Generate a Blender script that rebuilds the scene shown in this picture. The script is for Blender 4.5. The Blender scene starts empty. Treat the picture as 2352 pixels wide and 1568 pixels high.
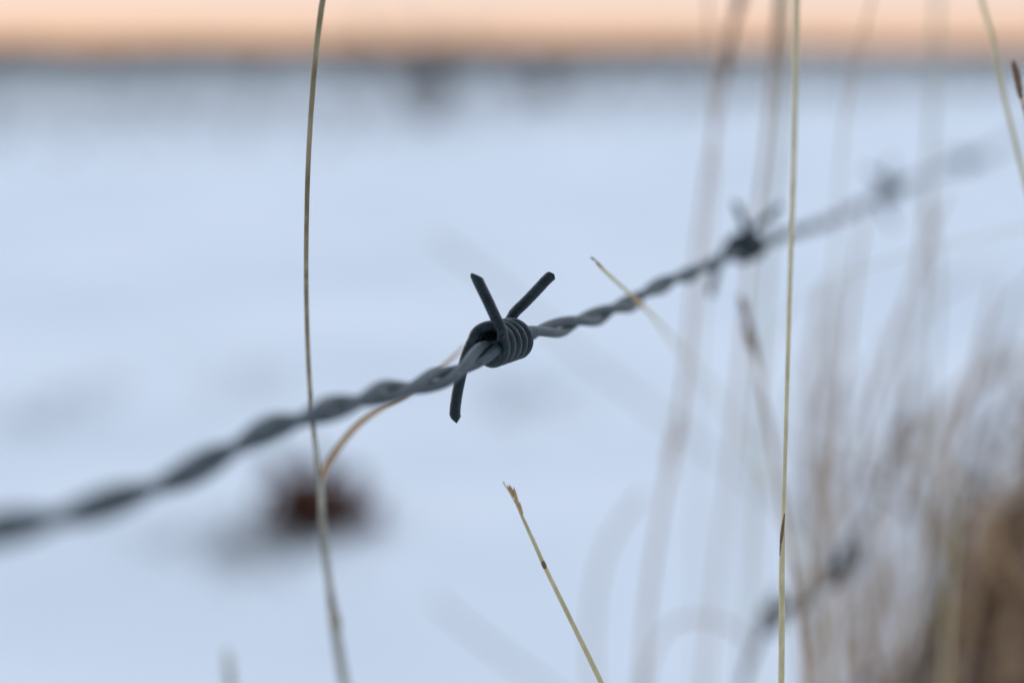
import bpy, math, random
from mathutils import Vector, Matrix, noise
random.seed(7)
R = math.radians
scene = bpy.context.scene
COL = scene.collection

# ------------------------------------------------------------------ camera
CAM_H = 0.85                    # camera height above the snow
PITCH = 7.24                    # degrees below the horizon
FPX = 5273.0                    # focal length in units of a 2352 wide picture
Z0 = 0.26                       # focus distance: the near barb
cam = bpy.data.cameras.new('camera')
cam.lens = 50.0
cam.sensor_width = 2352.0 / FPX * 50.0
cam.clip_start = 0.01
cam.clip_end = 12000
cam.dof.use_dof = True
cam.dof.focus_distance = Z0 * 1.004
cam.dof.aperture_fstop = 7.6
cam_o = bpy.data.objects.new('camera', cam)
COL.objects.link(cam_o)
cam_o.location = (0, 0, CAM_H)
cam_o.rotation_euler = (R(90 - PITCH), 0, 0)
scene.camera = cam_o

# ------------------------------------------------------------------ sky, sun, exposure
SUN_EL, SUN_AZ = 3.0, -38.0     # sun low, ahead and left of the frame (azimuth from +Y, clockwise)
w = bpy.data.worlds.new('World')
scene.world = w
w.use_nodes = True
nt = w.node_tree
nt.nodes.clear()
out = nt.nodes.new('ShaderNodeOutputWorld')
bg = nt.nodes.new('ShaderNodeBackground')
sky = nt.nodes.new('ShaderNodeTexSky')
sky.sky_type = 'NISHITA'
sky.sun_disc = False
sky.sun_elevation = R(SUN_EL)
sky.sun_rotation = R(SUN_AZ)
sky.altitude = 100
sky.air_density = 1.0
sky.dust_density = 1.2
sky.ozone_density = 1.6
# the warm band of dusk sky just over the horizon, by elevation
geo = nt.nodes.new('ShaderNodeTexCoord')
sep = nt.nodes.new('ShaderNodeSeparateXYZ')
ramp = nt.nodes.new('ShaderNodeValToRGB')
mul = nt.nodes.new('ShaderNodeMath'); mul.operation = 'MULTIPLY'; mul.inputs[1].default_value = 2.0
nt.links.new(geo.outputs['Generated'], sep.inputs[0])
nt.links.new(sep.outputs['Z'], mul.inputs[0])
nt.links.new(mul.outputs[0], ramp.inputs[0])
els = ramp.color_ramp.elements
SK = 10.0
def ce(pos, c):
    e = els.new(pos); e.color = (*c, 1)
els[0].position = 0.0; els[0].color = (.98, 0.60, 0.41, 1)
els[1].position = 1.0; els[1].color = (1.00, 1.195, 1.49, 1)
ce(0.02, (1.0, 0.68, 0.50))
ce(0.05, (1.0, 0.83, 0.755))
ce(0.12, (1.00, .93, .96))
ce(0.35, (1.16, 1.255, 1.47))
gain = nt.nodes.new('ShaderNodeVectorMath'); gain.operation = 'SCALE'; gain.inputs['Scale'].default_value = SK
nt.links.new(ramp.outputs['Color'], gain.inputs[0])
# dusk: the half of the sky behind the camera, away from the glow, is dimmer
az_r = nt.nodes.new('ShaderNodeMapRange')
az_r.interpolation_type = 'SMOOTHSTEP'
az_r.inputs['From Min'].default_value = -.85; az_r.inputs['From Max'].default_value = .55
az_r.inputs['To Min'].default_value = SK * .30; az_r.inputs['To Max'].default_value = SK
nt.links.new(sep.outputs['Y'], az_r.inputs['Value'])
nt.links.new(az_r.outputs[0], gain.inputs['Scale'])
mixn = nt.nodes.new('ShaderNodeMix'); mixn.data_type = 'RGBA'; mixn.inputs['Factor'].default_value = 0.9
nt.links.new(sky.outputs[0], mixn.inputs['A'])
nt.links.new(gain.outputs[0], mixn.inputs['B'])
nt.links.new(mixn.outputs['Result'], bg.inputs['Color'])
bg.inputs['Strength'].default_value = 0.10
nt.links.new(bg.outputs[0], out.inputs[0])

sun = bpy.data.lights.new('sun', 'SUN')
sun.energy = 0.7
sun.angle = R(15)
sun.color = (1.0, 0.86, 0.74)
sun_o = bpy.data.objects.new('sun', sun)
COL.objects.link(sun_o)
az, el = R(SUN_AZ), R(SUN_EL)
sd = Vector((math.sin(az) * math.cos(el), math.cos(az) * math.cos(el), math.sin(el)))
sun_o.rotation_euler = (-sd).to_track_quat('-Z', 'Y').to_euler()
sun_o.location = (-4, 4, 6)

vs = scene.view_settings
vs.view_transform = 'Standard'
vs.look = 'None'
vs.exposure = 0.0
vs.gamma = 1.0
vs.use_curve_mapping = False
scene.cycles.use_denoising = True

# ------------------------------------------------------------------ helpers
cp, sp = math.cos(R(PITCH)), math.sin(R(PITCH))
RIGHT, UP, FWD = Vector((1, 0, 0)), Vector((0, sp, cp)), Vector((0, cp, -sp))
CAM = Vector((0, 0, CAM_H))

def at(px, py, zr):             # a point seen at (px, py) of the 2352x1568 picture, zr focus distances away
    z = zr * Z0
    return CAM + RIGHT * ((px - 1176) / FPX * z) + UP * ((784 - py) / FPX * z) + FWD * z

def on_ground(px, py):          # the snow seen at (px, py)
    d = at(px, py, 1) - CAM
    return CAM + d * (CAM_H / -d.z)

def tag(o, label=None, cat=None, group=None, kind=None):
    if label: o['label'] = label
    if cat: o['category'] = cat
    if group: o['group'] = group
    if kind: o['kind'] = kind
    return o

def empty(name, loc):
    o = bpy.data.objects.new(name, None)
    o.empty_display_size = 0.02
    o.location = loc
    COL.objects.link(o)
    return o

def spline(pts, step):
    """smooth curve through tuples (Vector, *floats), safe for uneven spacing; samples about step apart."""
    n = len(pts)
    L = [max(1e-9, (pts[i + 1][0] - pts[i][0]).length) for i in range(n - 1)]
    m = []
    for i in range(n):
        if i == 0: m.append((pts[1][0] - pts[0][0]) / L[0])
        elif i == n - 1: m.append((pts[-1][0] - pts[-2][0]) / L[-1])
        else:
            a, b = (pts[i][0] - pts[i-1][0]) / L[i-1], (pts[i+1][0] - pts[i][0]) / L[i]
            m.append((a * L[i] + b * L[i-1]) / (L[i] + L[i-1]))
    res = []
    for i in range(n - 1):
        p1, p2 = pts[i], pts[i + 1]
        k = max(2, int(L[i] / step))
        for j in range(k):
            t = j / k; t2 = t * t; t3 = t2 * t
            v = p1[0] * (2*t3 - 3*t2 + 1) + m[i] * (L[i] * (t3 - 2*t2 + t)) + p2[0] * (3*t2 - 2*t3) + m[i+1] * (L[i] * (t3 - t2))
            res.append((v, *[a + (b - a) * t for a, b in zip(p1[1:], p2[1:])]))
    res.append(pts[-1])
    return res

class MB:
    """collects shapes, build() links them as one mesh"""
    def __init__(self): self.v, self.f, self.flat = [], [], set()
    def tube(self, pts, sides=10, flat=1.0, ref=None, cut0=None, cut1=None, cap=True):
        """pts: (Vector, radius). flat squeezes one axis; cut: (direction, slope) for an oblique snipped end."""
        n = len(pts)
        P = [p[0] for p in pts]
        tan = []
        for i in range(n):
            d = P[min(i + 1, n - 1)] - P[max(i - 1, 0)]
            tan.append(d.normalized() if d.length > 1e-12 else (tan[-1] if tan else Vector((0, 0, 1))))
        a = ref if ref else (Vector((1, 0, 0)) if abs(tan[0].x) < .9 else Vector((0, 1, 0)))
        u = (a - tan[0] * a.dot(tan[0])).normalized()
        base = len(self.v)
        for i in range(n):
            u = (u - tan[i] * u.dot(tan[i])).normalized()
            b = tan[i].cross(u)
            r = pts[i][1]
            for s in range(sides):
                th = 2 * math.pi * s / sides
                off = u * (r * math.cos(th)) + b * (r * flat * math.sin(th))
                q = P[i] + off
                for cut, e, sg in ((cut0, 0, -1), (cut1, n - 1, 1)):
                    if cut and (P[i] - P[e]).length < 5 * r:
                        te = tan[e] * sg
                        over = (q - P[e]).dot(te) - min(off.dot(d_) * sl + bi * r for d_, sl, bi in cut)
                        if over > 0 or i == e: q = q - te * over
                self.v.append(q)
        for i in range(n - 1):
            for s in range(sides):
                s2 = (s + 1) % sides
                self.f.append((base + i*sides + s, base + i*sides + s2, base + (i+1)*sides + s2, base + (i+1)*sides + s))
        if cap:
            for e, cut, sg in ((0, cut0, -1), (n - 1, cut1, 1)):
                ring = [base + e * sides + k for k in range(sides)]
                c = P[e] + tan[e] * sg * (min(bi for _, _, bi in cut) * pts[e][1] if cut else 0)
                self.v.append(c); ci = len(self.v) - 1
                for k in range(sides):
                    a_, b_ = ring[k], ring[(k + 1) % sides]
                    if sg < 0: a_, b_ = b_, a_
                    self.flat.add(len(self.f)); self.f.append((a_, b_, ci))
        return self
    def poly(self, *vs):
        b = len(self.v); self.v += list(vs); self.f.append(tuple(range(b, b + len(vs)))); return self
    def build(self, name, mat, parent=None, origin=None):
        o0 = origin if origin is not None else Vector((0, 0, 0))
        me = bpy.data.meshes.new(name)
        me.from_pydata([tuple(p - o0) for p in self.v], [], self.f)
        me.materials.append(mat)
        for p in me.polygons: p.use_smooth = p.index not in self.flat
        me.update()
        o = bpy.data.objects.new(name, me)
        COL.objects.link(o)
        if parent is not None:
            o.parent = parent
        elif origin is not None:
            o.location = origin
        return o

# ------------------------------------------------------------------ materials
def mat(name, c1, c2, rough=.7, scale=40, stretch=(1, 1, 1), bump=0.0, bscale=200, metallic=0.0, spec=.4, spots=None, detail=5):
    m = bpy.data.materials.new(name)
    m.use_nodes = True
    t = m.node_tree
    b = t.nodes['Principled BSDF']
    b.inputs['Roughness'].default_value = rough
    b.inputs['Metallic'].default_value = metallic
    b.inputs['Specular IOR Level'].default_value = spec
    tc = t.nodes.new('ShaderNodeTexCoord')
    mp = t.nodes.new('ShaderNodeMapping')
    mp.inputs['Scale'].default_value = stretch
    t.links.new(tc.outputs['Object'], mp.inputs[0])
    n = t.nodes.new('ShaderNodeTexNoise')
    n.inputs['Scale'].default_value = scale
    n.inputs['Detail'].default_value = detail
    t.links.new(mp.outputs[0], n.inputs['Vector'])
    r = t.nodes.new('ShaderNodeValToRGB')
    r.color_ramp.elements[0].position = .35; r.color_ramp.elements[0].color = (*c1, 1)
    r.color_ramp.elements[1].position = .68; r.color_ramp.elements[1].color = (*c2, 1)
    t.links.new(n.outputs['Fac'], r.inputs[0])
    src = r.outputs[0]
    if spots:
        n2 = t.nodes.new('ShaderNodeTexNoise'); n2.inputs['Scale'].default_value = spots[1]; n2.inputs['Detail'].default_value = 3
        t.links.new(tc.outputs['Object'], n2.inputs['Vector'])
        r2 = t.nodes.new('ShaderNodeValToRGB')
        r2.color_ramp.elements[0].position = spots[2]; r2.color_ramp.elements[0].color = (0, 0, 0, 1)
        r2.color_ramp.elements[1].position = spots[2] + .08; r2.color_ramp.elements[1].color = (1, 1, 1, 1)
        t.links.new(n2.outputs['Fac'], r2.inputs[0])
        mx = t.nodes.new('ShaderNodeMix'); mx.data_type = 'RGBA'
        t.links.new(r2.outputs[0], mx.inputs['Factor'])
        t.links.new(src, mx.inputs['A'])
        mx.inputs['B'].default_value = (*spots[0], 1)
        src = mx.outputs['Result']
    t.links.new(src, b.inputs['Base Color'])
    if bump:
        n3 = t.nodes.new('ShaderNodeTexNoise'); n3.inputs['Scale'].default_value = bscale; n3.inputs['Detail'].default_value = 4
        t.links.new(mp.outputs[0], n3.inputs['Vector'])
        bp = t.nodes.new('ShaderNodeBump'); bp.inputs['Strength'].default_value = bump; bp.inputs['Distance'].default_value = .0003 if bscale > 100 else .02
        t.links.new(n3.outputs['Fac'], bp.inputs['Height'])
        t.links.new(bp.outputs[0], b.inputs['Normal'])
    return m

M_wire = mat('weathered_zinc', (.0075, .022, .0285), (.021, .047, .057), .45, 900, (1, 1, 1), .5, 2500, .3, .5, ((.085, .115, .125), 1500, .64))
M_barb = mat('dark_zinc', (.0033, .0105, .0142), (.0095, .0235, .030), .36, 1100, (1, 1, 1), .55, 3000, .2, .42, ((.05, .066, .074), 1900, .64))
M_cut = mat('snipped_steel', (.012, .010, .009), (.045, .033, .022), .7, 3000)
M_straw = mat('straw', (.54, .45, .235), (.72, .61, .36), .62, 900, (1, 1, .08), .15, 2600, 0, .35)
M_olive = mat('olive_straw', (.19, .145, .07), (.37, .295, .17), .6, 700, (1, 1, .08), .15, 2600, 0, .35)
M_tan = mat('tan_blade', (.40, .235, .115), (.58, .39, .215), .65, 300, (1, 1, .1), 0, 300)
M_grey = mat('bleached_grey_blade', (.38, .35, .25), (.54, .50, .38), .7, 300, (1, 1, .1))
M_sheath = mat('grey_tan_sheath', (.24, .215, .16), (.40, .365, .28), .7, 400, (1, 1, .1), .15, 2600)
M_brown = mat('brown_seed', (.15, .078, .036), (.30, .18, .085), .75, 1500, (1, 1, .3))
M_dkbrown = mat('dark_brown_blade', (.042, .014, .004), (.14, .060, .020), .8, 120, (1, 1, .15))
M_slate = mat('grey_brown_blade', (.12, .108, .095), (.20, .18, .155), .8, 200)
M_rust = mat('rust_brown_leaf', (.085, .024, .009), (.18, .062, .025), .85, 60)
M_twig = mat('grey_twig', (.075, .072, .065), (.16, .145, .12), .85, 20)
M_rusttwig = mat('reddish_twig', (.07, .045, .035), (.15, .10, .08), .85, 20)
M_stubble = mat('dry_stubble', (.16, .145, .115), (.28, .25, .19), .9, .6)
M_forest = mat('far_conifers', (.022, .036, .042), (.045, .062, .072), .9, .05)
M_snow = mat('snow', (.77, .79, .81), (.90, .905, .91), .75, .9, (1, 1, 1), .25, 30, 0, .2)

# ------------------------------------------------------------------ the snow
hollow = on_ground(690, 1215)
def ground_h(x, y):
    r = math.hypot(x, y)
    a = min(1, r / 3) * max(0.0, 1 - r / 900)
    h = noise.noise(Vector((x * .45, y * .45, 3.1))) * .06 * a + noise.noise(Vector((x * 1.7, y * 1.7, 8))) * .008 * a
    if r > 12: h += noise.noise(Vector((x * .05, y * .05, 1))) * .05 * min(1, (r - 12) / 40) * max(0, 1 - r / 600)
    d2 = ((x - hollow.x) / .20) ** 2 + ((y - hollow.y) / .42) ** 2
    return h - .030 * math.exp(-d2)

mb = MB()
rings = [0.0]
r = .25
while r < 9000:
    rings.append(r); r *= 1.045 if r < 12 else 1.09
SEG = 288
mb.v.append(Vector((0, 0, ground_h(0, 0))))
for rr in rings[1:]:
    for s in range(SEG):
        th = 2 * math.pi * s / SEG
        x, y = rr * math.cos(th), rr * math.sin(th)
        mb.v.append(Vector((x, y, ground_h(x, y))))
for s in range(SEG): mb.f.append((0, 1 + s, 1 + (s + 1) % SEG))
for k in range(len(rings) - 2):
    for s in range(SEG):
        a, b = 1 + k * SEG + s, 1 + k * SEG + (s + 1) % SEG
        mb.f.append((a, a + SEG, b + SEG, b))
tag(mb.build('snow_ground', M_snow), kind='structure')

# ------------------------------------------------------------------ the barbed wire
CZ = .5
def t_of(px): return (px - 1165) / (1415 - CZ * px)
line_px = [(-120, 1240), (0, 1213), (110, 1190), (230, 1160), (335, 1122), (430, 1086), (510, 1040), (580, 1003), (650, 972), (720, 950),
           (790, 928), (860, 906), (930, 890), (990, 874), (1030, 860), (1062, 842), (1095, 820), (1128, 799), (1165, 783), (1230, 766), (1280, 753), (1330, 740),
           (1400, 716), (1450, 695), (1510, 660), (1580, 632), (1650, 603), (1720, 567), (1800, 540), (1900, 508), (1980, 470),
           (2050, 436), (2130, 405), (2230, 368), (2330, 322)]
line = [(at(px, py, 1 + CZ * t_of(px) + .05 * max(0, t_of(px) - .4) ** 2), t_of(px)) for px, py in line_px]
d0 = (line[4][0] - line[0][0]) / (line[4][1] - line[0][1])
d1 = (line[-1][0] - line[-6][0]) / (line[-1][1] - line[-6][1])
ext0 = [(line[0][0] + d0 * (t - line[0][1]), t) for t in (-1.9, -1.5, -1.15)]
ext1 = [(line[-1][0] + d1 * (t - line[-1][1]), t) for t in (5.6, 7, 9, 11)]
axis = spline(ext0 + line + ext1, .0006)
BARBS = [0.0, 1.0, 2.27, 3.46]
def phase(t):                   # the twist turns round between one barb and the next
    left = math.pi * (abs(t) - .19) / .106 + 2 * math.pi
    right = math.pi * (abs(t) - .165) / .13 + 2 * math.pi
    if t < -.03: return left
    if t < .03:
        k = (t + .03) / .06
        return left * (1 - k) + right * k
    a = 0.0; sg = 1; pos = 0.0
    for b in BARBS[1:]:
        if t <= b: break
        a += sg * (b - pos); sg = -sg; pos = b
    a += sg * (t - pos)
    return math.pi * (a - .165) / .13 + 2 * math.pi
def frame_at(i):
    T = (axis[min(i + 14, len(axis) - 1)][0] - axis[max(i - 14, 0)][0]).normalized()
    U = (UP - T * UP.dot(T)).normalized()
    N = T.cross(U)
    if N.dot(FWD) > 0: N = -N
    return T, U, N
def idx_of(t): return min(range(len(axis)), key=lambda i: abs(axis[i][1] - t))
bw = empty('barbed_wire', axis[idx_of(0.0)][0])
tag(bw, 'dark weathered two strand barbed wire running diagonally across the whole picture', 'barbed wire')
RW = .00060
for half in (0, 1):
    pts = []
    for i in range(0, len(axis)):
        p, t = axis[i]
        T, U, N = frame_at(i)
        th = phase(t) + half * math.pi
        near = min(abs(t - b) for b in BARBS)
        sep_ = RW * 1.05
        jit = 1 + .03 * noise.noise(Vector((t * 11, half * 5, 0)))
        pts.append((p + (U * math.cos(th) + N * math.sin(th)) * sep_ * jit, RW))
    MB().tube(pts, 12).build('strand', M_wire, bw, bw.location)

# one barb: two wires wound round the line, in the line's own frame (along, up, front), in metres
i0 = idx_of(0.0)
T0 = (RIGHT * .43 + UP * .11 + FWD * .896).normalized()    # kinked a little across the line
U0 = (UP - T0 * UP.dot(T0)).normalized()
N0 = T0.cross(U0)
if N0.dot(FWD) > 0: N0 = -N0
B0 = axis[i0][0]
RB, RC, PIT = .00063, .00208, .0032
def loc(v): d = v - B0; return Vector((d.dot(T0), d.dot(U0), d.dot(N0)))
def zpix(x, y, mm):             # a point measured on the enlarged near barb, mm behind the barb's centre
    return loc(at((1750 + x * .4783) * .57422, (1000 + y * .4783) * .57422, 1 + mm / 1000 / Z0))
AX0 = -.0049
def helix(phi, ax):             # degrees, clockwise from the top as seen along the line
    a = R(phi)
    rc = RC * (1 - .10 * min(1, max(0, (ax - AX0) / .007))) * (1 + .035 * noise.noise(Vector((phi / 75, 3, 1))))
    ax += .00016 * noise.noise(Vector((phi / 140, 9, 4)))
    return Vector((ax, math.cos(a) * rc + .0001, math.sin(a) * rc))
def cut_dir(v): return v.normalized()
# wire A: up-left prong, nearly three turns, up-right prong
A_coil = [(helix(ph, AX0 + PIT * (ph - 90) / 360), RB) for ph in range(62, 1021, 12)]
A_top = spline([(zpix(300, 165, -5.0), RB), (zpix(345, 268, -5.1), RB), (zpix(420, 422, -5.2), RB), (zpix(492, 578, -5.3), RB),
                (zpix(540, 680, -5.3), RB), A_coil[1], A_coil[2]], .0002)
A_end = spline([A_coil[-1], (zpix(640, 530, 3.4), RB), (zpix(725, 445, 3.2), RB), (zpix(850, 315, 3.0), RB), (zpix(915, 245, 3.0), RB),
                (zpix(982, 188, 3.0), RB * .98)], .0002)
# wire B: down-left prong, rising behind the line, over the top, turns between A's, end tucked in behind
B_coil = [(helix(ph, AX0 + PIT / 2 + PIT * (ph - 450) / 360), RB) for ph in range(300, 985, 12)]
B_low = spline([(zpix(148, 1460, -1.9), RB * .98), (zpix(146, 1350, -2.0), RB), (zpix(161, 1220, -2.1), RB), (zpix(190, 1075, -2.3), RB), (zpix(222, 945, -2.6), RB),
                (zpix(250, 850, -2.85), RB), (zpix(286, 770, -3.05), RB), B_coil[1], B_coil[2]], .0002)
def barb_mesh():
    m = MB()
    m.tube(A_coil, 14, ref=Vector((1, 0, 0)))
    m.tube(B_coil, 14, ref=Vector((1, 0, 0)))
    return m
def prong_meshes():
    rt, upv = loc(B0 + RIGHT).normalized(), loc(B0 + UP).normalized()
    a = MB().tube(A_top, 16, cut0=[((rt - upv * .1).normalized(), -1.2, -1.0), (rt, 2.5, 1.3), (rt, 1.0, .45), (rt, .1, -.45)])
    b = MB().tube(A_end, 16, cut1=[((rt * .7 - upv * .7).normalized(), .45, -.35), ((rt * .7 - upv * .7).normalized(), -.55, -.2), ((rt * .7 - upv * .7).normalized(), 2.0, .9)])
    c = MB().tube(B_low, 16, cut0=[(rt, 1.0, -.55), (rt, 2.2, .35), (rt, -1.5, .15)])
    return a, b, c
def place(o, M, parent):
    o.parent = parent
    o.matrix_local = M
def basis(p, T, U, N):
    return Matrix(((T.x, U.x, N.x, p.x), (T.y, U.y, N.y, p.y), (T.z, U.z, N.z, p.z), (0, 0, 0, 1)))
barb = barb_mesh().build('barb', M_barb)
prongs = [m.build('prong', M_barb, barb) for m in prong_meshes()]
# burrs left by the snips
def burr(p, s):
    m = MB()
    ring = []
    for k in range(40):
        d = Vector((random.gauss(0, 1), random.gauss(0, 1), random.gauss(0, 1))).normalized()
        ring.append(p + d * s * (.7 + .5 * random.random()))
    for k in range(38): m.poly(ring[k], ring[k + 1], ring[k + 2])
    return m
bm_ = burr(zpix(186, 1385, .9), .00016)
bm_.build('burr', M_cut, barb)
burr(zpix(957, 250, 3.0), .00015).build('burr', M_cut, barb)
burr(zpix(944, 204, 2.7), .00012).build('burr', M_cut, barb)
place(barb, Matrix.Translation(-bw.location) @ basis(B0, T0, U0, N0), bw)
barb['label'] = 'sharp near barb in focus'
for b_t, rot, fl in ((1.0, 6, 'dark blurred barb behind the right pale stem'), (2.27, -38, 'grey blurred barb further along'), (3.46, 70, 'faint barb near the right edge')):
    i = idx_of(b_t)
    c = barb.copy(); COL.objects.link(c)
    place(c, Matrix.Translation(axis[i][0] - bw.location) @ basis(Vector(), T0, U0, N0) @ Matrix.Rotation(R(rot), 4, 'X'), bw)
    c['label'] = fl
    for pr in prongs:
        q = pr.copy(); COL.objects.link(q); q.parent = c

# ------------------------------------------------------------------ dry grass in front and behind
PXM = Z0 / FPX                  # metres per picture pixel at the focus distance
def to_ground(pts, rad):
    """carry a stem from its last visible point down to the snow"""
    p, q = pts[-1], pts[-2]
    d = (p - q).normalized()
    h = p.z
    k = min(.35, math.hypot(d.x, d.y) / max(.15, -d.z)) if d.z < 0 else .3
    hor = Vector((d.x, d.y, 0)); hor = hor.normalized() if hor.length > 1e-6 else Vector((1, 0, 0))
    f = p + hor * k * h * .8
    foot = Vector((f.x, f.y, ground_h(f.x, f.y) - .004))
    mid = p.lerp(foot, .4) + d * .05 * h + Vector((0, 0, -.02)) * h
    return [(p, rad), (mid, rad * 1.1), (foot, rad * 1.25)], foot

def stem_pts(pix, wpx, ground=True):
    """pix: (px, py, zr[, width px at focus distance])"""
    pts = [(at(a[0], a[1], a[2]), (a[3] if len(a) > 3 else wpx) * PXM * (.45 if a[2] < 1.3 else .66)) for a in pix]
    foot = None
    if ground:
        ext, foot = to_ground([p[0] for p in pts], pts[-1][1])
        pts = pts + ext[1:]
    return pts, foot

G = 'dry grass stems standing along the wire'
def stalk(name, label, pix, wpx, m, flat=1.0, group=G, cat='grass stem', step=.003, sides=8):
    pts, foot = stem_pts(pix, wpx)
    o = MB().tube(spline(pts, step), sides, flat).build(name, m, None, foot)
    return tag(o, label, cat, group)

def compound(name, label, pix, wpx, m, flat=1.0, cat='grass stem'):
    pts, foot = stem_pts(pix, wpx)
    root = empty(name, foot)
    tag(root, label, cat, G)
    MB().tube(spline(pts, .003), 10, flat).build('stem', m, root, foot)
    return root
def piece(root, name, pix, m, flat=1.0, step=.001, sides=8, label=None):
    pts, _ = stem_pts(pix, 10, False)
    o = MB().tube(spline(pts, step), sides, flat).build(name, m, root, root.location)
    if label: o['label'] = label
    return o
def spikelets(root, name, pix, n, ln, wd, m, spread=.5, seed=1):
    """a narrow seed head: pointed husks laid along the top of a stem"""
    rnd = random.Random(seed)
    pts, _ = stem_pts(pix, 10, False)
    s = spline(pts, .0004)
    mb_ = MB()
    mb_.tube([(p[0], wd * .25) for p in s], 5)
    d = (s[0][0] - s[-1][0]).normalized()
    for k in range(n):
        i = int((k + rnd.random() * .6) / n * (len(s) - 1))
        p = s[i][0]
        side = Vector((rnd.gauss(0, 1), rnd.gauss(0, 1), rnd.gauss(0, 1)))
        side = (side - d * side.dot(d)).normalized()
        a = (d + side * spread * (.4 + .6 * rnd.random())).normalized()
        L = ln * (.7 + .6 * rnd.random())
        mb_.tube([(p, wd * .15), (p + a * L * .35, wd * .5), (p + a * L * .7, wd * .35), (p + a * L, wd * .04)], 6, .6)
    return mb_.build(name, m, root, root.location)

# left tall stem with the leaf that bends away behind the wire
s1 = compound('grass_stalk', 'tall olive stem left of the near barb with a leaf curving behind the wire',
              [(752, -60, .965, 15), (738, 20, .972, 15), (720, 180, .985, 14), (709, 350, .995, 13), (704, 520, 1.0145, 12.5), (704, 700, 1.0507, 12.5), (711, 880, 1.0870, 13),
               (723, 1010, 1.1305, 14), (733, 1095, 1.1595, 15), (741, 1200, 1.2030, 15), (755, 1330, 1.2755, 15), (771, 1450, 1.3480, 16), (794, 1590, 1.4350, 16)], 13, M_olive)
piece(s1, 'leaf_sheath', [(732, 1085, 1.1522, 17), (736, 1120, 1.1667, 21), (741, 1200, 1.2001, 23), (755, 1330, 1.2726, 23), (771, 1450, 1.3451, 24), (794, 1590, 1.4321, 24)], M_sheath, sides=10)
piece(s1, 'leaf_blade', [(736, 1118, 1.1824, 18.8), (745, 1080, 1.1795, 21.2), (768, 1040, 1.1722, 22.5), (812, 985, 1.1650, 22.5), (870, 940, 1.1505, 21.2), (930, 905, 1.1432, 18.8), (985, 868, 1.1360, 16.2), (1030, 830, 1.1505, 12.5), (1068, 793, 1.1650, 6.2)], M_tan, .3)
piece(s1, 'node', [(762, 1385, 1.2900, 23), (766, 1400, 1.2973, 26.5), (769, 1420, 1.3117, 26), (773, 1440, 1.3263, 23)], M_olive, 1, .0008, 10, 'dark swollen joint')

# right tall stem with a sheath ending in a brown tip
s2 = compound('grass_stalk', 'straight pale straw stem crossing before the wire, with a brown tipped sheath',
              [(1829, -60, .86, 13), (1827, 100, .87, 13), (1822, 400, .90, 12), (1813, 700, .94, 11), (1805, 1000, .98, 10.5), (1799, 1200, 1.0, 10), (1797, 1400, 1.02, 11), (1794, 1590, 1.04, 12)], 10, M_straw)
piece(s2, 'leaf_sheath', [(1801, 1181, .992, 4), (1800, 1190, .992, 9), (1798, 1225, .995, 13), (1796, 1300, 1.0, 15), (1796, 1420, 1.015, 16), (1794, 1590, 1.035, 17)], M_straw, 1, .001, 12)
piece(s2, 'sheath_tip', [(1802, 1178, .985, 3), (1799, 1200, .985, 7), (1796, 1225, .987, 9), (1793, 1250, .99, 5), (1791, 1275, .993, 2)], M_brown, .8, .0005, 8)

# short stem with the spent seed head, bottom middle
s3 = compound('grass_stalk', 'thin straw stem leaning left at the bottom centre, with a small spent seed head',
              [(1183, 1150, .985, 5), (1200, 1187, .985, 8), (1222, 1235, .985, 10), (1250, 1298, .987, 11), (1295, 1390, .99, 12), (1340, 1482, .993, 13), (1392, 1590, 1.0, 14)], 10, M_straw)
spikelets(s3, 'seed_head', [(1180, 1135, .985), (1190, 1165, .985), (1204, 1200, .985)], 9, .0018, .00036, M_tan, .22, 3)
piece(s3, 'awn', [(1156, 1106, .975, 4), (1160, 1114, .976, 3.5), (1170, 1130, .98, 2.5), (1184, 1155, .985, 4)], M_straw)
piece(s3, 'node', [(1246, 1289, .986, 10), (1249, 1296, .986, 12.2), (1252, 1303, .987, 10.5)], M_brown, 1, .0003, 8)

# short stem whose tip stands over the wire right of the barb
s4 = compound('grass_stalk', 'short tan tipped stem leaning left over the wire right of the near barb',
              [(1368, 599, 1.07, 5), (1374, 606, 1.072, 10), (1400, 632, 1.10, 10), (1435, 664, 1.14, 10), (1467, 694, 1.175, 11), (1520, 752, 1.36, 8), (1580, 825, 1.72, 9), (1680, 960, 2.2, 12), (1780, 1130, 2.5, 20), (1850, 1300, 2.7, 21)], 9, M_straw)
spikelets(s4, 'seed_head', [(1367, 598, 1.07), (1375, 607, 1.072), (1386, 618, 1.085)], 5, .0011, .0004, M_brown, .35, 9)
piece(s4, 'node', [(1450, 677, 1.155, 10), (1463, 690, 1.168, 19), (1480, 708, 1.20, 11)], M_tan, 1, .0005, 8)

stalk('grass_stalk', 'bare yellow stem curving down to the right edge at the top right corner',
      [(2240, -60, .84), (2257, 10, .85), (2280, 90, .86), (2300, 190, .87), (2325, 300, .87), (2350, 400, .87), (2400, 600, .87)], 10, M_straw)
s6 = compound('grass_stalk', 'brown spiky tip at the right edge beside the yellow stem',
              [(2336, 185, 1.10, 8), (2350, 240, 1.10, 10), (2380, 380, 1.12, 11), (2420, 600, 1.15, 12)], 10, M_tan)
spikelets(s6, 'seed_head', [(2333, 168, 1.10), (2342, 205, 1.10), (2352, 250, 1.10)], 9, .0024, .0007, M_brown, .2, 5)
stalk('grass_stub', 'broken pale grass stub at the bottom left of the frame',
      [(519, 1488, 1.60, 6), (524, 1512, 1.61, 22), (527, 1550, 1.62, 25), (532, 1600, 1.64, 26)], 22, M_grey, .7)

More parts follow.
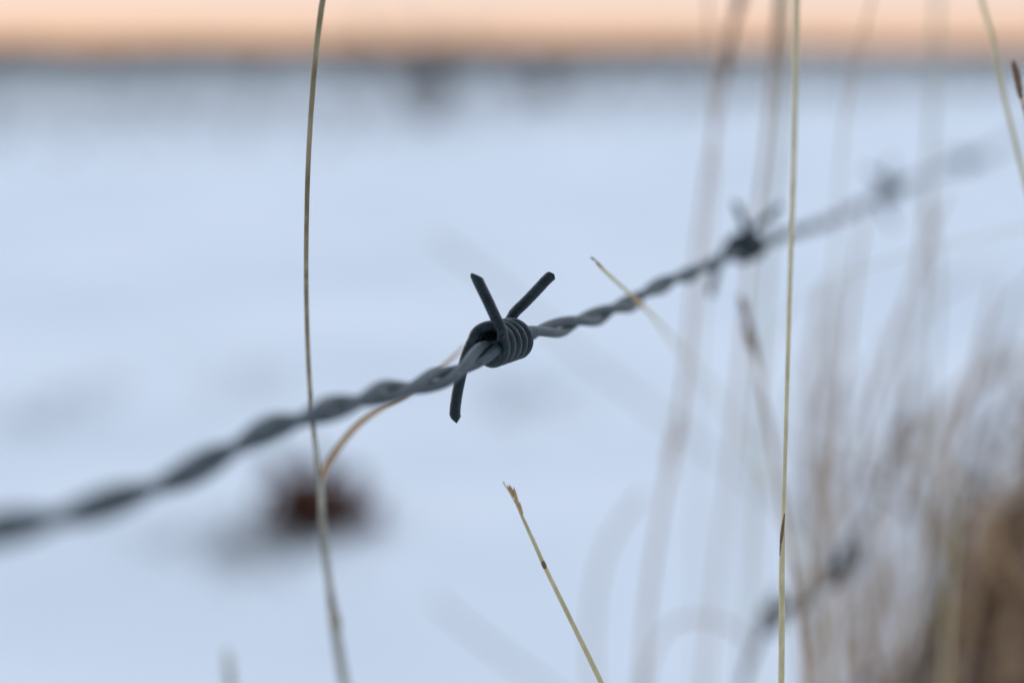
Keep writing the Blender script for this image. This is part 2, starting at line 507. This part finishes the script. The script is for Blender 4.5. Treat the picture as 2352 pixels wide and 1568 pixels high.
# soft stems further back
s7 = compound('grass_stalk', 'blurred brown stem with a dark plume at the top, left of the straight pale stem',
              [(1712, -60, 1.75, 12), (1690, 40, 1.76, 13), (1668, 140, 1.78, 13), (1646, 270, 1.8, 13), (1625, 400, 1.82, 13), (1606, 550, 1.85, 14), (1590, 700, 1.85, 14), (1576, 850, 1.85, 15), (1548, 1020, 1.85, 16),
               (1520, 1170, 1.9, 16), (1492, 1350, 1.95, 16), (1470, 1590, 2.0, 17)], 13, M_tan)
spikelets(s7, 'seed_head', [(1712, -60, 1.74), (1690, 40, 1.75), (1666, 150, 1.77), (1655, 215, 1.79)], 26, .006, .0011, M_brown, .2, 21)
spikelets(s7, 'leaf_tuft', [(1556, 1000, 1.86), (1535, 1090, 1.87), (1526, 1150, 1.88)], 10, .006, .0012, M_tan, .2, 22)
s8 = compound('grass_stalk', 'blurred twin stem beside the pale stem, brown where it meets the sky',
              [(1790, -60, 1.55, 14), (1782, 80, 1.57, 14), (1774, 200, 1.6, 14), (1752, 400, 1.65, 14), (1728, 560, 1.7, 14), (1712, 720, 1.8, 15), (1690, 950, 1.95, 15), (1650, 1300, 2.2, 16), (1620, 1590, 2.4, 17)], 14, M_tan)
spikelets(s8, 'seed_head', [(1792, -60, 1.54), (1784, 60, 1.56), (1777, 160, 1.58)], 16, .005, .0009, M_brown, .15, 23)
stalk('grass_stalk', 'soft pale stem just left of the straight straw stem',
      [(1812, -60, 1.75), (1804, 120, 1.78), (1793, 300, 1.8), (1775, 480, 1.85), (1762, 640, 1.9), (1740, 900, 2.0), (1725, 1200, 2.2), (1700, 1590, 2.4)], 17, M_grey, .5)
stalk('grass_stalk', 'faint thin stem crossing the sky left of the brown plume',
      [(1622, -60, 1.6), (1630, 80, 1.62), (1638, 220, 1.66), (1640, 330, 1.7), (1625, 560, 1.9), (1600, 900, 2.2), (1600, 1590, 2.6)], 8, M_tan)
s11 = compound('grass_stalk', 'blurred stem with a tan seed head below the second barb',
               [(1702, 690, 1.42, 6), (1716, 750, 1.44, 12), (1733, 810, 1.46, 12), (1755, 920, 1.5, 12), (1778, 1050, 1.52, 13), (1800, 1180, 1.55, 13), (1826, 1350, 1.6, 14), (1850, 1590, 1.7, 15)], 12, M_tan)
spikelets(s11, 'seed_head', [(1708, 715, 1.42), (1722, 765, 1.44), (1738, 825, 1.46)], 12, .0045, .0012, M_brown, .18, 24)
stalk('grass_stalk', 'pale arched blade sweeping to the right edge under the wire',
      [(2500, 500, 1.55), (2352, 524, 1.55), (2200, 556, 1.55), (2060, 592, 1.55), (1940, 635, 1.58), (1850, 685, 1.65), (1790, 750, 1.8), (1750, 870, 2.0), (1740, 1100, 2.2), (1750, 1590, 2.5)], 11, M_straw, .35)
s13 = compound('grass_stalk', 'curved stem with two brown seed clusters right of the straight straw stem',
               [(2128, 420, 2.2, 8), (2128, 520, 2.2, 11), (2122, 620, 2.2, 12), (2108, 740, 2.2, 12), (2084, 900, 2.2, 13), (2052, 1060, 2.2, 14), (2000, 1200, 2.2, 14), (1945, 1330, 2.2, 15), (1900, 1450, 2.25, 16), (1880, 1590, 2.3, 17)], 13, M_tan)
spikelets(s13, 'seed_head', [(2128, 480, 2.19), (2124, 560, 2.19), (2116, 660, 2.19)], 12, .006, .0012, M_tan, .2, 25)
spikelets(s13, 'seed_head', [(2062, 1010, 2.19), (2042, 1080, 2.19), (2016, 1150, 2.19)], 16, .007, .0016, M_brown, .3, 26)
stalk('grass_stalk', 'faint leaning stem in the sky near the top right',
      [(2016, -60, 1.5), (1990, 50, 1.5), (1966, 140, 1.52), (1950, 220, 1.55), (1930, 400, 1.7), (1915, 700, 1.9), (1890, 1100, 2.2), (1880, 1590, 2.5)], 6, M_tan, 1)
stalk('grass_stalk', 'wide pale faint stem dropping from the sky to the seed clusters',
      [(2156, -60, 2.0), (2150, 80, 2.0), (2142, 250, 2.0), (2134, 430, 2.05), (2150, 620, 2.1), (2140, 900, 2.2), (2120, 1590, 2.5)], 15, M_grey, .5)
s14 = compound('grass_stalk', 'dark bent stem with slate grey knots, bottom right beside the pale sheath',
               [(2020, 1150, 1.95, 12), (1960, 1235, 1.95, 16), (1912, 1318, 1.95, 20), (1868, 1375, 1.96, 22), (1800, 1405, 1.98, 24), (1752, 1450, 1.95, 25), (1722, 1520, 1.952, 22), (1700, 1600, 1.955, 20)], 18, M_slate)
spikelets(s14, 'seed_head', [(1925, 1290, 1.95), (1900, 1340, 1.95), (1880, 1365, 1.95)], 8, .010, .0020, M_slate, .7, 27)
spikelets(s14, 'seed_head', [(1800, 1400, 1.97), (1765, 1430, 1.98), (1738, 1470, 1.95)], 9, .010, .0020, M_slate, .8, 28)
stalk('grass_stalk', 'far pale blade lying diagonally behind the near barb, tip to the upper left',
      [(996, 545, 3.6), (1090, 615, 3.6), (1220, 720, 3.6), (1380, 850, 3.6), (1560, 985, 3.6), (1800, 1160, 3.6), (2100, 1380, 3.6), (2400, 1590, 3.6)], 20, M_grey, .4)
stalk('grass_stalk', 'far pale blade lying diagonally at the bottom centre left of the seed head stem',
      [(996, 1375, 3.4), (1060, 1430, 3.4), (1150, 1500, 3.4), (1270, 1590, 3.4)], 23, M_grey, .4)
stalk('grass_stalk', 'soft curved blade bending left below the wire, right of the bottom seed head stem',
      [(1478, 1130, 2.5), (1430, 1190, 2.5), (1392, 1260, 2.5), (1368, 1350, 2.5), (1360, 1450, 2.5), (1362, 1590, 2.5)], 17, M_tan, .35)
stalk('grass_stalk', 'soft low arch of grass near the bottom, left of the slate knots',
      [(1730, 1480, 2.1), (1680, 1440, 2.1), (1620, 1420, 2.1), (1560, 1425, 2.1), (1515, 1465, 2.1), (1490, 1530, 2.1), (1478, 1600, 2.1)], 13, M_tan, .4)

stalk('grass_stalk', 'warm blurred stem rising from the slate knots towards the third barb',
      [(1990, 470, 1.9, 8), (1968, 600, 1.9), (1948, 760, 1.95), (1935, 900, 2.0), (1915, 1080, 2.0), (1890, 1280, 2.1), (1872, 1590, 2.2)], 14, M_tan)
stalk('grass_stalk', 'warm blurred stem leaning right across the gap before the brown tussock',
      [(2290, 640, 2.0, 8), (2262, 760, 2.0), (2224, 900, 2.0), (2180, 1050, 2.05), (2135, 1220, 2.1), (2090, 1400, 2.2), (2060, 1590, 2.3)], 15, M_tan)
stalk('grass_stalk', 'yellow blurred blade standing upright before the brown tussock',
      [(2200, 1060, 1.85, 6), (2190, 1220, 1.85), (2178, 1390, 1.88), (2170, 1590, 1.9)], 16, M_straw, .4)
stalk('grass_stalk', 'thin warm stem crossing from the arched blade down to the slate knots',
      [(2180, 440, 1.8, 6), (2130, 560, 1.8), (2085, 680, 1.85), (2040, 800, 1.9), (1990, 960, 1.95), (1950, 1150, 2.0), (1930, 1590, 2.2)], 9, M_tan)

# ------------------------------------------------------------------ the tussocks in the bottom right corner
def tussock(label, base, n, tipfun, wfun, mats, seed):
    rnd = random.Random(seed)
    base = Vector((base.x, base.y, ground_h(base.x, base.y)))
    root = empty('grass_tussock', base)
    tag(root, label, 'grass tussock')
    for k in range(n):
        px, py, z = tipfun(rnd)
        tip = at(px, py, z)
        a = rnd.random() * 6.283; q = math.sqrt(rnd.random()) * .07
        foot = base + Vector((math.cos(a) * q, math.sin(a) * q, -.004))
        mid = foot.lerp(tip, .5) + Vector((rnd.gauss(0, .03), 0, .03 * (tip - foot).length)) + Vector((rnd.gauss(0, .012), rnd.gauss(0, .012), 0))
        wd = wfun(rnd)
        droop = tip + (tip - mid).normalized() * .02 + Vector((rnd.gauss(0, .012), rnd.gauss(0, .012), -.015 * rnd.random()))
        pts = [(foot, wd * .8), (mid, wd), (tip, wd * .7), (droop, wd * .1)]
        MB().tube(spline(pts, .012), 5, .3, cap=False).build('blade', mats[rnd.randrange(len(mats))], root, base)
    return root
fb = at(2300, 1900, 4.2)
def tip_main(r):
    u = r.random()
    py = 780 + 760 * u ** .55
    px = 2390 - (py - 780) * .35 * r.random() + r.gauss(0, 45) + (1 - u) * 60
    return px, py, 3.0 + r.random() * 1.6
tussock('dense dark brown grass tussock filling the bottom right corner', Vector((fb.x, fb.y, 0)), 84, tip_main,
        lambda r: .0014 + .0018 * r.random(), [M_dkbrown, M_dkbrown, M_brown, M_dkbrown, M_tan], 41)
fb2 = at(2050, 1900, 5.0)
def tip_veil(r):
    py = 560 + 900 * r.random() ** .65
    px = 1800 + 600 * r.random() ** .6 + (1000 - py) * .22
    return px, py, 3.0 + r.random() * 2.4
tussock('thin pale tussock of blurred blades spread behind the dark brown one', Vector((fb2.x, fb2.y, 0)), 50, tip_veil,
        lambda r: .0011 + .0012 * r.random(), [M_tan, M_brown, M_tan, M_brown], 43)

# ------------------------------------------------------------------ the dead weed in the snow
def leaf_mesh(p, d, up_, ln, wd, curl):
    m = MB(); n = 6
    side = d.cross(up_).normalized()
    rows = []
    for i in range(n + 1):
        s = i / n
        c = p + d * ln * s + up_ * (curl * ln * s * (1 - s) * 2)
        hw = wd * math.sin(math.pi * min(1, .08 + s * .92)) * .5
        rows.append((c - side * hw + up_ * hw * .4, c, c + side * hw + up_ * hw * .4))
    for i in range(n):
        for j in (0, 1):
            a, b, c_, e = rows[i][j], rows[i][j + 1], rows[i + 1][j + 1], rows[i + 1][j]
            m.poly(a, b, c_, e)
    return m
wp = on_ground(712, 1194)
wp.z = ground_h(wp.x, wp.y)
weed = empty('dead_weed', wp)
tag(weed, 'rusty brown clump of dead leaves poking out of the snow behind the left stem', 'dead plant')
rnd = random.Random(5)
for k in range(82):
    a = rnd.random() * 6.283; e = .15 + 1.15 * rnd.random()
    d = Vector((math.cos(a) * math.cos(e), math.sin(a) * math.cos(e), math.sin(e)))
    up_ = Vector((0, 0, 1)); up_ = (up_ - d * up_.dot(d)).normalized()
    p = wp + Vector((rnd.gauss(.010, .040), rnd.gauss(0, .03), -.005 + .095 * rnd.random() ** 1.3))
    leaf_mesh(p, d, up_, .045 + .045 * rnd.random(), .03 + .025 * rnd.random(), rnd.gauss(.2, .3)).build('leaf', M_rust, weed, wp)
for k in range(14):
    q = k / 13
    a = rnd.random() * 6.283
    d = Vector((math.cos(a) * .6 - .4, math.sin(a) * .6, .7)).normalized()
    p = wp + Vector((-.012 - .05 * q * q + rnd.gauss(0, .008), rnd.gauss(0, .015), .02 + .10 * q))
    leaf_mesh(p, d, Vector((0, 1, 0)).cross(d).normalized(), .055, .035, .2).build('leaf', M_rust, weed, wp)
stp = wp + Vector((-.015, .01, 0))
MB().tube(spline([(stp, .006), (stp + Vector((-.004, 0, .05)), .006), (stp + Vector((-.018, .01, .09)), .005), (stp + Vector((-.036, 0, .13)), .004), (stp + Vector((-.045, 0, .15)), .002)], .01), 8).build('stem', M_rust, weed, wp)
# thin grey litter lying round it
lit = MB()
for k in range(170):
    gx, gy = wp.x + rnd.gauss(-.085, .085), wp.y + rnd.gauss(-.16, .15)
    gz = ground_h(gx, gy)
    a = rnd.random() * 6.283; L = .03 + .05 * rnd.random()
    d = Vector((math.cos(a), math.sin(a), .15 + .5 * rnd.random()))
    lit.tube([(Vector((gx, gy, gz - .003)), .0014), (Vector((gx, gy, gz)) + d * L * .6, .0012), (Vector((gx, gy, gz)) + d * L, .0004)], 4)
for cx, cy, n_ in ((1205, 925, 60), (150, 950, 60), (560, 890, 40)):      # fainter scatters further off
    g_ = on_ground(cx, cy)
    for k in range(n_):
        gx, gy = g_.x + rnd.gauss(0, .07), g_.y + rnd.gauss(0, .22)
        gz = ground_h(gx, gy); a = rnd.random() * 6.283; L = .03 + .05 * rnd.random()
        d = Vector((math.cos(a), math.sin(a), .1 + .5 * rnd.random()))
        lit.tube([(Vector((gx, gy, gz - .003)), .0014), (Vector((gx, gy, gz)) + d * L * .6, .0012), (Vector((gx, gy, gz)) + d * L, .0004)], 4)
tag(lit.build('grass_litter', M_twig), 'grey dead grass litter on the snow round and beyond the rusty weed', 'ground cover', kind='stuff')

# ------------------------------------------------------------------ far shrubs, stubble and forest
def shrub(label, px, py, h, wd, n, m1, m2, seed):
    r_ = random.Random(seed)
    g = on_ground(px, py); g.z = ground_h(g.x, g.y) - .02
    root = empty('shrub', g)
    tag(root, label, 'shrub', 'bare shrubs on the far snowfield')
    st, tw = MB(), MB()
    for k in range(n):
        a = r_.random() * 6.283; lean = math.sqrt(r_.random()) * wd * .5
        top = g + Vector((math.cos(a) * lean, math.sin(a) * lean, h * (.65 + .4 * r_.random())))
        f = g + Vector((math.cos(a) * .06, math.sin(a) * .06, 0)) * h
        mid = f.lerp(top, .5) + Vector((0, 0, .08 * h))
        st.tube([(f, .014 * h), (mid, .010 * h), (top, .003 * h)], 5)
        for j in range(16):
            s = .25 + .75 * r_.random()
            p = f.lerp(top, s) + Vector((0, 0, .05 * h))
            d = Vector((r_.gauss(0, 1), r_.gauss(0, 1), .9)).normalized()
            L = h * (.10 + .16 * r_.random())
            tw.tube([(p, .006 * h), (p + d * L, .002 * h)], 3, cap=False)
            for q in range(2):
                d2 = (d + Vector((r_.gauss(0, .5), r_.gauss(0, .5), r_.gauss(0, .5)))).normalized()
                tw.tube([(p + d * L * .6, .004 * h), (p + d * L * .6 + d2 * L * .6, .0015 * h)], 3, cap=False)
    st.build('trunk', m1, root, g)
    tw.build('crown', m2, root, g)
    return root
shrub('largest dark shrub on the horizon, above and left of the near barb', 980, 285, 1.08, 2.2, 13, M_rusttwig, M_twig, 11)
shrub('second dark shrub on the horizon, right of the largest one', 1236, 240, .95, 2.2, 12, M_rusttwig, M_twig, 12)
shrub('small thin shrub on the horizon right of the left tall stem', 820, 196, .8, 2.2, 14, M_rusttwig, M_twig, 13)
shrub('low thin shrub on the horizon left of the left tall stem', 560, 190, .75, 4.0, 18, M_twig, M_twig, 14)
shrub('low thin shrub near the left edge of the horizon', 215, 184, .7, 4.0, 18, M_twig, M_twig, 15)

r_ = random.Random(77)
st = MB()
for k in range(52000):
    d = 16 * math.exp(r_.random() * 3.0)          # 16 to 320 m
    x = (r_.random() - .5) * d * .95
    dens = noise.noise(Vector((x * .12, d * .03, 4))) * .5 + .5
    edge = min(1, max(0, (d - (17 + 14 * max(0, x / (d * .22) + .35))) / 20))
    if r_.random() > edge * (.45 + dens) + (.25 if d > 75 else 0): continue
    z = ground_h(x, d)
    h = (.05 + .10 * r_.random()) * (1 + d / 300)
    wd = .004 + .00022 * d
    lx, ly = r_.gauss(0, .35) * h, r_.gauss(0, .35) * h
    st.tube([(Vector((x, d, z - .01)), wd), (Vector((x + lx, d + ly, z + h)), wd * .2)], 3, cap=False)
tag(st.build('dry_stubble', M_stubble), 'dry grey stubble showing through the far snowfield', 'stubble', kind='stuff')

# low dark scrub along the far edge of the field
sc = MB()
for k in range(9500):
    d = 110 + 330 * r_.random() ** .8
    x = (r_.random() - .5) * d * 1.25
    if noise.noise(Vector((x * .02, d * .006, 9))) < -.38: continue
    h = .6 + .8 * r_.random()
    for j in range(5):
        a = r_.random() * 6.283; q = (.15 + .5 * r_.random()) * h
        p = Vector((x + math.cos(a) * .3 * h, d + math.sin(a) * .3 * h, -.02))
        sc.tube([(p, .05 * h), (p + Vector((math.cos(a) * q * .5, math.sin(a) * q * .5, h * .6)), .16 * h), (p + Vector((math.cos(a) * q, math.sin(a) * q, h)), .02)], 4, cap=False)
tag(sc.build('distant_scrub', M_forest), 'low dark scrub along the far edge of the snowfield', 'scrub', kind='stuff')
fo = MB()
for k in range(2600):
    d = 700 + 260 * r_.random()
    x = (r_.random() - .5) * d * 1.6
    h = (1.3 + 1.9 * r_.random()) * (1 + .8 * noise.noise(Vector((x * .016, 2, 0))))
    wd = h * (.30 + .12 * r_.random())
    fo.tube([(Vector((x, d, -.3)), h * .03), (Vector((x, d, h * .3)), h * .03)], 5)
    for j in range(6):
        s = .12 + .88 * j / 6
        zz = h * s; rr = wd * (1 - s) * (.85 + .3 * r_.random()) + .1
        c0 = Vector((x, d, zz + h * .24))
        ring = [Vector((x + math.cos(q * 1.047 + j) * rr * (.75 + .5 * r_.random()), d + math.sin(q * 1.047 + j) * rr, zz + r_.gauss(0, .1))) for q in range(6)]
        for q in range(6): fo.poly(ring[q], ring[(q + 1) % 6], c0)
tag(fo.build('distant_forest', M_forest), 'thin dark line of far trees along the horizon', 'forest', kind='stuff')
